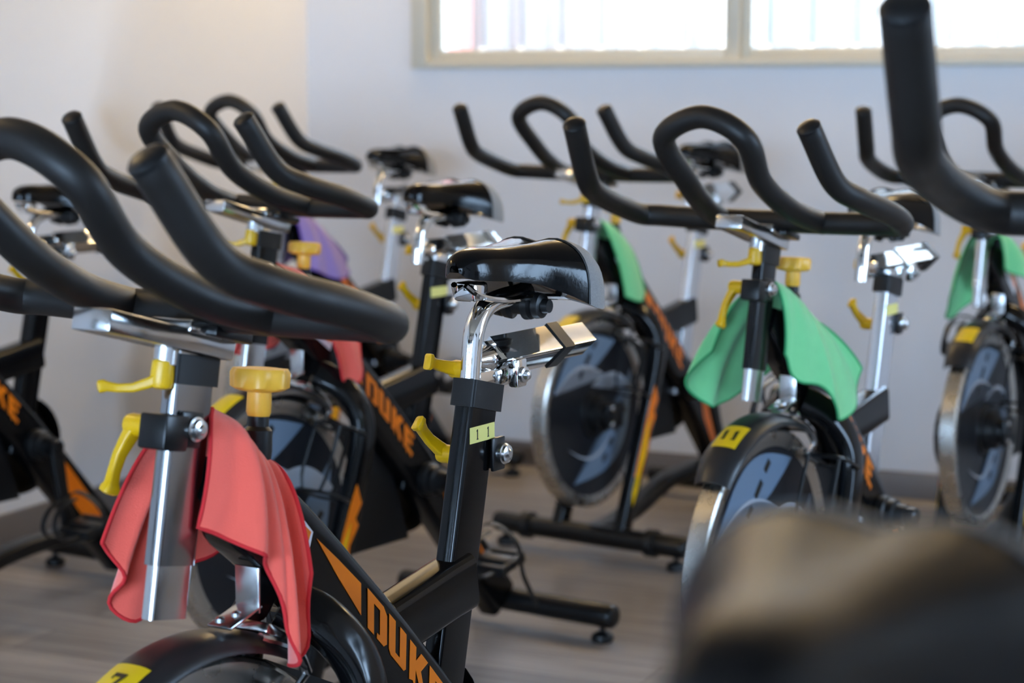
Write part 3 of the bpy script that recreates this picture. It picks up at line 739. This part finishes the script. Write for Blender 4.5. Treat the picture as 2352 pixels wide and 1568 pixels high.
def diamond(x0, x1, r, z=0.811):
    q = [(r * c_[0], r * c_[1]) for c_ in ((1.0, -.10), (.96, 0), (1.0, .10))]
    prof = []
    for k in range(4):
        a = radians(90 * k + 0)
        for (u, v) in ((1.32, -0.06), (1.36, 0.0), (1.32, 0.06)):
            prof.append(((u * cos(a) - v * sin(a)) * r, (u * sin(a) + v * cos(a)) * r))
    return [(x0, 0, z), (x1, 0, z)], prof
b = MB(); pth, pr = diamond(-0.505, -0.735, 0.0152); b.sweep(pth, pr); b.lathe((-0.483, 0, 0.811), (-1, 0, 0), [(0, 0.010), (0.012, 0.0125), (0.024, 0.017), (0.03, 0.0165)], 20)
part('slide_tube', b.mesh('slide_tube', 'chrome'), P_STEM)
b = MB(); pth, pr = diamond(-0.518, -0.668, 0.0185); b.sweep(pth, pr); P_RAIL = part('saddle_rail', b.mesh('saddle_rail', 'chrome'), None, 'rail')
b = MB(); pth, pr = diamond(-0.648, -0.672, 0.0205); b.sweep(pth, pr); part('end_band', b.mesh('end_band', 'plastic'), P_RAIL)
b = MB(); b.sweep([on_seat(0.76), on_seat(0.792)], rrect(0.027, 0.011, 0.003)); b.box((-0.512, 0, 0.788), (0.07, 0.024, 0.022), 0.003)
b.box((-0.545, 0.022, 0.792), (0.022, 0.014, 0.034), 0.003)
part('rail_bracket', b.mesh('rail_bracket', 'chrome'), P_RAIL)
b = MB(); b.lathe((-0.545, 0.029, 0.790), (0, 1, 0), [(0, 0.0095), (0.004, 0.0095), (0.005, 0.006), (0.009, 0.0055), (0.0105, 0.003)], 18); part('rail_bolt', b.mesh('rail_bolt', 'bolt'), P_RAIL)
part('clamp_lever', lever((-0.505, -0.02, 0.796), (0, -1, 0), (0.046, -0.008, 0.014)).mesh('rail_lever', 'yellow'), P_RAIL)

# ------------------------------------------------------------------ bikes in their places
PL_11, PL_PLAIN = number_plate([ONE, ONE]), number_plate([])
LB_PLAIN = seat_label([])
def make_bike(x, y, yaw, label, bar=0.0, barx=0.0, sad=(0.0, 0.0), crank_deg=0, plate='plain', seat='black', sleeve='dark', lab=False, cover=None):
    """Every bike is the same machine; its handlebar, saddle and cranks are set differently."""
    root = bpy.data.objects.new('spin_bike', None); COL.objects.link(root)
    px, py = W2(x, y); root.location = (px, py, 0); root.rotation_euler = (0, 0, WA(yaw))
    tag(root, label, 'exercise bike', 'indoor spin bikes in rows')
    made = []
    for name, me, par, grp in PARTS:
        if grp == 'plate': me = {'7': me, '11': PL_11, 'plain': PL_PLAIN}[plate]
        if grp == 'label' and not lab: me = LB_PLAIN
        o = bpy.data.objects.new(name, me); COL.objects.link(o)
        o.parent = made[par] if par is not None else root
        if grp == 'bar': o.location = AX_H * bar + Vector((barx, 0, 0))
        elif grp == 'sad': o.location = Vector((sad[0], 0, 0)) + AX_S * sad[1]
        elif grp == 'rail': o.location = AX_S * sad[1]
        elif grp in ('crankL', 'crankR'):
            a = radians(crank_deg + (180 if grp == 'crankR' else 0)); o.location = CR; o.rotation_euler = (0, a, 0)
        elif grp in ('pedalL', 'pedalR'):
            a = radians(crank_deg + (180 if grp == 'pedalR' else 0)); o.location = CR + Vector((-0.172 * sin(a), 0, -0.172 * cos(a)))
            o.rotation_euler = (0, radians(14), 0)
        if (grp == 'seattube' and seat != 'black') or (grp == 'sleeve' and sleeve != 'dark'):
            k = seat if grp == 'seattube' else sleeve
            o.material_slots[0].link = 'OBJECT'; o.material_slots[0].material = M[k]
        if cover and name in ('saddle', 'rear_panel'):
            o.material_slots[0].link = 'OBJECT'; o.material_slots[0].material = M[cover]
        made.append(o)
    return root

# right / ahead of the camera station, facing
A = (-0.300, 1.878, 238.1); Bk = (-0.430, 3.525, 235.1); H = (-0.594, 5.267, 237.6); C = (0.199, 4.748, 235.1)
D = (0.413, 3.197, 236.5); E_ = (1.080, 4.516, 238.8); F = (0.572, 1.465, 236.1); I = (-1.285, 3.905, 236.5); G = (-0.137, 0.122, 245.0)
make_bike(*A, 'front spin bike with plate 7 on its fender and coral towel', crank_deg=20, plate='7', lab=True)
make_bike(*Bk, 'black spin bike behind the plate 7 bike, coral towel under its amber knob', bar=0.006, sad=(0.047, 0.0), crank_deg=20, sleeve='gloss')
make_bike(*H, 'black spin bike in the left back corner of the room, lilac towel on its frame', bar=0.012, sad=(0.083, 0.018), crank_deg=60, seat='paleseat')
make_bike(*C, 'spin bike by the back wall with narrow folded mint towel and whole flywheel showing', bar=0.011, sad=(0.05, 0.045), crank_deg=15, seat='paleseat', sleeve='paleseat')
make_bike(*D, 'spin bike with plate 11 on its fender and a mint towel spread over its frame', bar=0.0, sad=(0.106, 0.0), crank_deg=10, plate='11', seat='paleseat', sleeve='gloss')
make_bike(*E_, 'spin bike at the right end of the back row, mint towel around its post', bar=0.008, sad=(0.05, 0.01), crank_deg=40, sleeve='steel')
make_bike(*F, 'nearest spin bike on the right, only its tall black handlebar in view', bar=0.110, crank_deg=-60)
make_bike(*I, 'spin bike at the left edge, black saddle and orange striped frame beside left wall', bar=0.0, sad=(0.03, -0.022), crank_deg=6)
make_bike(*G, 'spin bike at the bottom right corner, only its blurred black saddle in view', bar=-0.16, sad=(0.0, 0.030), crank_deg=90, cover='gelcover')

# ------------------------------------------------------------------ towels over the main tubes
def towel(bike, label, cloth, hem, ridge, left, right_, folds=(0.010, 3.0, 0.0), seed=0, lift=0.008):
    """Cloth hung over the main tube: ridge = [(x, z)] along the tube, left / right_ = hem lines [(x, y, z)] front to back."""
    x, y, yaw = bike
    nt, ns = 40, 26
    def samp(P, t):
        c_ = crom([Vector(p) for p in P], 12); f = t * (len(c_) - 1); i = min(int(f), len(c_) - 2); return c_[i].lerp(c_[i + 1], f - i)
    R3 = [(a, 0, z) for a, z in ridge]
    grid = []
    rnd = random.Random(seed); ph = [rnd.uniform(0, 6.28) for _ in range(6)]
    for it in range(nt + 1):
        t = it / nt; r = samp(R3, t); row = []
        for half, hm, sg in ((0, right_, -1), (1, left, 1)):
            h = samp(hm, t); pts = []
            p0 = r; k1 = min(1.0, 0.7 + 1.5 * t) if half else 1.0
            p1 = r + Vector((0.03 * (1 - t) ** 2, sg * 0.034 * k1, 0.002)); p2 = Vector((r.x * 0.55 + h.x * 0.45, sg * max(0.04 * k1, abs(h.y) * 0.92), r.z * 0.62 + h.z * 0.38)); p3 = h
            for js in range(ns + 1):
                s = js / ns; q = (p0 * (1 - s) ** 3) + p1 * (3 * s * (1 - s) ** 2) + p2 * (3 * s * s * (1 - s)) + p3 * s ** 3
                amp = folds[0] * (s ** 0.8); k = folds[1]
                w = sin(2 * pi * k * t + ph[0] + half * 1.7 + 1.2 * s) * 0.7 + 0.35 * sin(2 * pi * (k * 1.9) * t + ph[1] + half + 2.5 * s)
                q = q + Vector((0.35 * amp * sin(2 * pi * k * t + ph[2] + s), sg * amp * w, 0.12 * amp * sin(7 * t + ph[3])))
                pts.append(q)
            row += pts[::-1] if half == 0 else pts[1:]
        grid.append(row)
    m = len(grid[0])
    b = MB(); th = 0.0022
    def nrm(i, j):
        a = grid[min(i + 1, nt)][j] - grid[max(i - 1, 0)][j]; c_ = grid[i][min(j + 1, m - 1)] - grid[i][max(j - 1, 0)]
        n = a.cross(c_); return n.normalized() if n.length > 1e-9 else Vector((0, 0, 1))
    top = [grid[i][j] + nrm(i, j) * th * 0.5 for i in range(nt + 1) for j in range(m)]
    bot = [grid[i][j] - nrm(i, j) * th * 0.5 for i in range(nt + 1) for j in range(m)]
    o = len(top); fs = []
    for i in range(nt):
        for j in range(m - 1):
            k = i * m + j; fs.append([k, k + 1, k + m + 1, k + m]); k += o; fs.append([k, k + m, k + m + 1, k + 1])
    rim = [(0, j) for j in range(m)] + [(i, m - 1) for i in range(1, nt + 1)] + [(nt, j) for j in range(m - 2, -1, -1)] + [(i, 0) for i in range(nt - 1, 0, -1)]
    for a, c_ in zip(rim, rim[1:] + rim[:1]):
        ka, kc = a[0] * m + a[1], c_[0] * m + c_[1]; fs.append([ka, kc, kc + o, ka + o])
    b.add(top + bot, fs)
    ob = link('towel', b.mesh('towel', cloth, 80)); tag(ob, label, 'towel', 'small gym towels hung on the bikes')
    px, py = W2(x, y); ob.location = (px, py, 0); ob.rotation_euler = (0, 0, WA(yaw))
    hb = MB(); hb.tube([grid[a][c_] for a, c_ in rim] + [grid[0][0]], 0.0022, 7); link('hem', hb.mesh('hem', hem, 80), ob)
    return ob

RIDGE = [(-0.022, 0.815), (-0.045, 0.797), (-0.065, 0.782)]
towel(A, 'coral towel hung over the frame of the plate 7 bike in front', 'coral', 'coralhem',
      [(-0.022, 0.818), (-0.048, 0.803), (-0.072, 0.775), (-0.095, 0.757)],
      [(0.020, 0.020, 0.712), (-0.010, 0.040, 0.692), (-0.040, 0.058, 0.668), (-0.048, 0.064, 0.605), (-0.066, 0.060, 0.563), (-0.090, 0.054, 0.568), (-0.098, 0.05, 0.65)],
      [(0.047, -0.082, 0.690), (0.030, -0.082, 0.645), (0.010, -0.08, 0.603), (-0.03, -0.07, 0.635), (-0.08, -0.06, 0.655), (-0.11, -0.05, 0.68)], (0.014, 2.6, 0), 3)
towel(D, 'mint towel spread over the frame of the plate 11 bike', 'green', 'greenhem',
      [(-0.02, 0.816), (-0.045, 0.806), (-0.07, 0.79), (-0.10, 0.755)],
      [(-0.008, 0.022, 0.70), (-0.03, 0.04, 0.655), (-0.07, 0.075, 0.64), (-0.11, 0.075, 0.585), (-0.17, 0.085, 0.60), (-0.185, 0.08, 0.66)],
      [(0.025, -0.09, 0.70), (0.05, -0.115, 0.655), (0.02, -0.105, 0.61), (-0.03, -0.10, 0.605), (-0.08, -0.07, 0.63), (-0.12, -0.05, 0.67)], (0.009, 2.0, 0), 5)
towel(Bk, 'coral towel on the bike behind the plate 7 bike', 'coral', 'coralhem',
      [(-0.02, 0.816), (-0.045, 0.808), (-0.07, 0.80), (-0.105, 0.76)],
      [(-0.03, 0.032, 0.77), (-0.07, 0.05, 0.715), (-0.10, 0.066, 0.655), (-0.125, 0.07, 0.598), (-0.16, 0.066, 0.596), (-0.178, 0.06, 0.66)],
      [(0.03, -0.05, 0.69), (0.02, -0.075, 0.655), (-0.02, -0.07, 0.65), (-0.07, -0.06, 0.66), (-0.11, -0.05, 0.69)], (0.008, 1.8, 0), 8)
towel(C, 'narrow folded mint towel on the bike with the whole flywheel showing', 'green', 'greenhem',
      [(-0.022, 0.815), (-0.06, 0.80), (-0.105, 0.765)],
      [(-0.06, 0.05, 0.63), (-0.09, 0.06, 0.618), (-0.12, 0.06, 0.615), (-0.145, 0.055, 0.628)],
      [(-0.01, -0.05, 0.74), (-0.04, -0.055, 0.72), (-0.08, -0.05, 0.71)], (0.004, 1.0, 0), 11)
towel(E_, 'mint towel hanging on both sides of the post of the bike at the right end', 'green', 'greenhem',
      [(-0.02, 0.816), (-0.045, 0.806), (-0.07, 0.79), (-0.10, 0.755)],
      [(-0.02, 0.035, 0.72), (-0.06, 0.06, 0.70), (-0.11, 0.075, 0.69), (-0.15, 0.07, 0.69)],
      [(0.03, -0.06, 0.67), (0.03, -0.085, 0.62), (-0.01, -0.085, 0.60), (-0.06, -0.06, 0.63), (-0.1, -0.05, 0.67)], (0.008, 1.6, 0), 14)
towel(H, 'lilac towel hung on the bike in the left back corner', 'purple', 'purplehem',
      [(-0.02, 0.816), (-0.045, 0.806), (-0.07, 0.79), (-0.10, 0.755)],
      [(-0.02, 0.04, 0.66), (-0.06, 0.06, 0.64), (-0.12, 0.075, 0.62), (-0.17, 0.07, 0.63), (-0.18, 0.06, 0.67)],
      [(0.02, -0.05, 0.69), (0.0, -0.07, 0.655), (-0.05, -0.06, 0.65), (-0.10, -0.05, 0.68)], (0.007, 2.0, 0), 17)
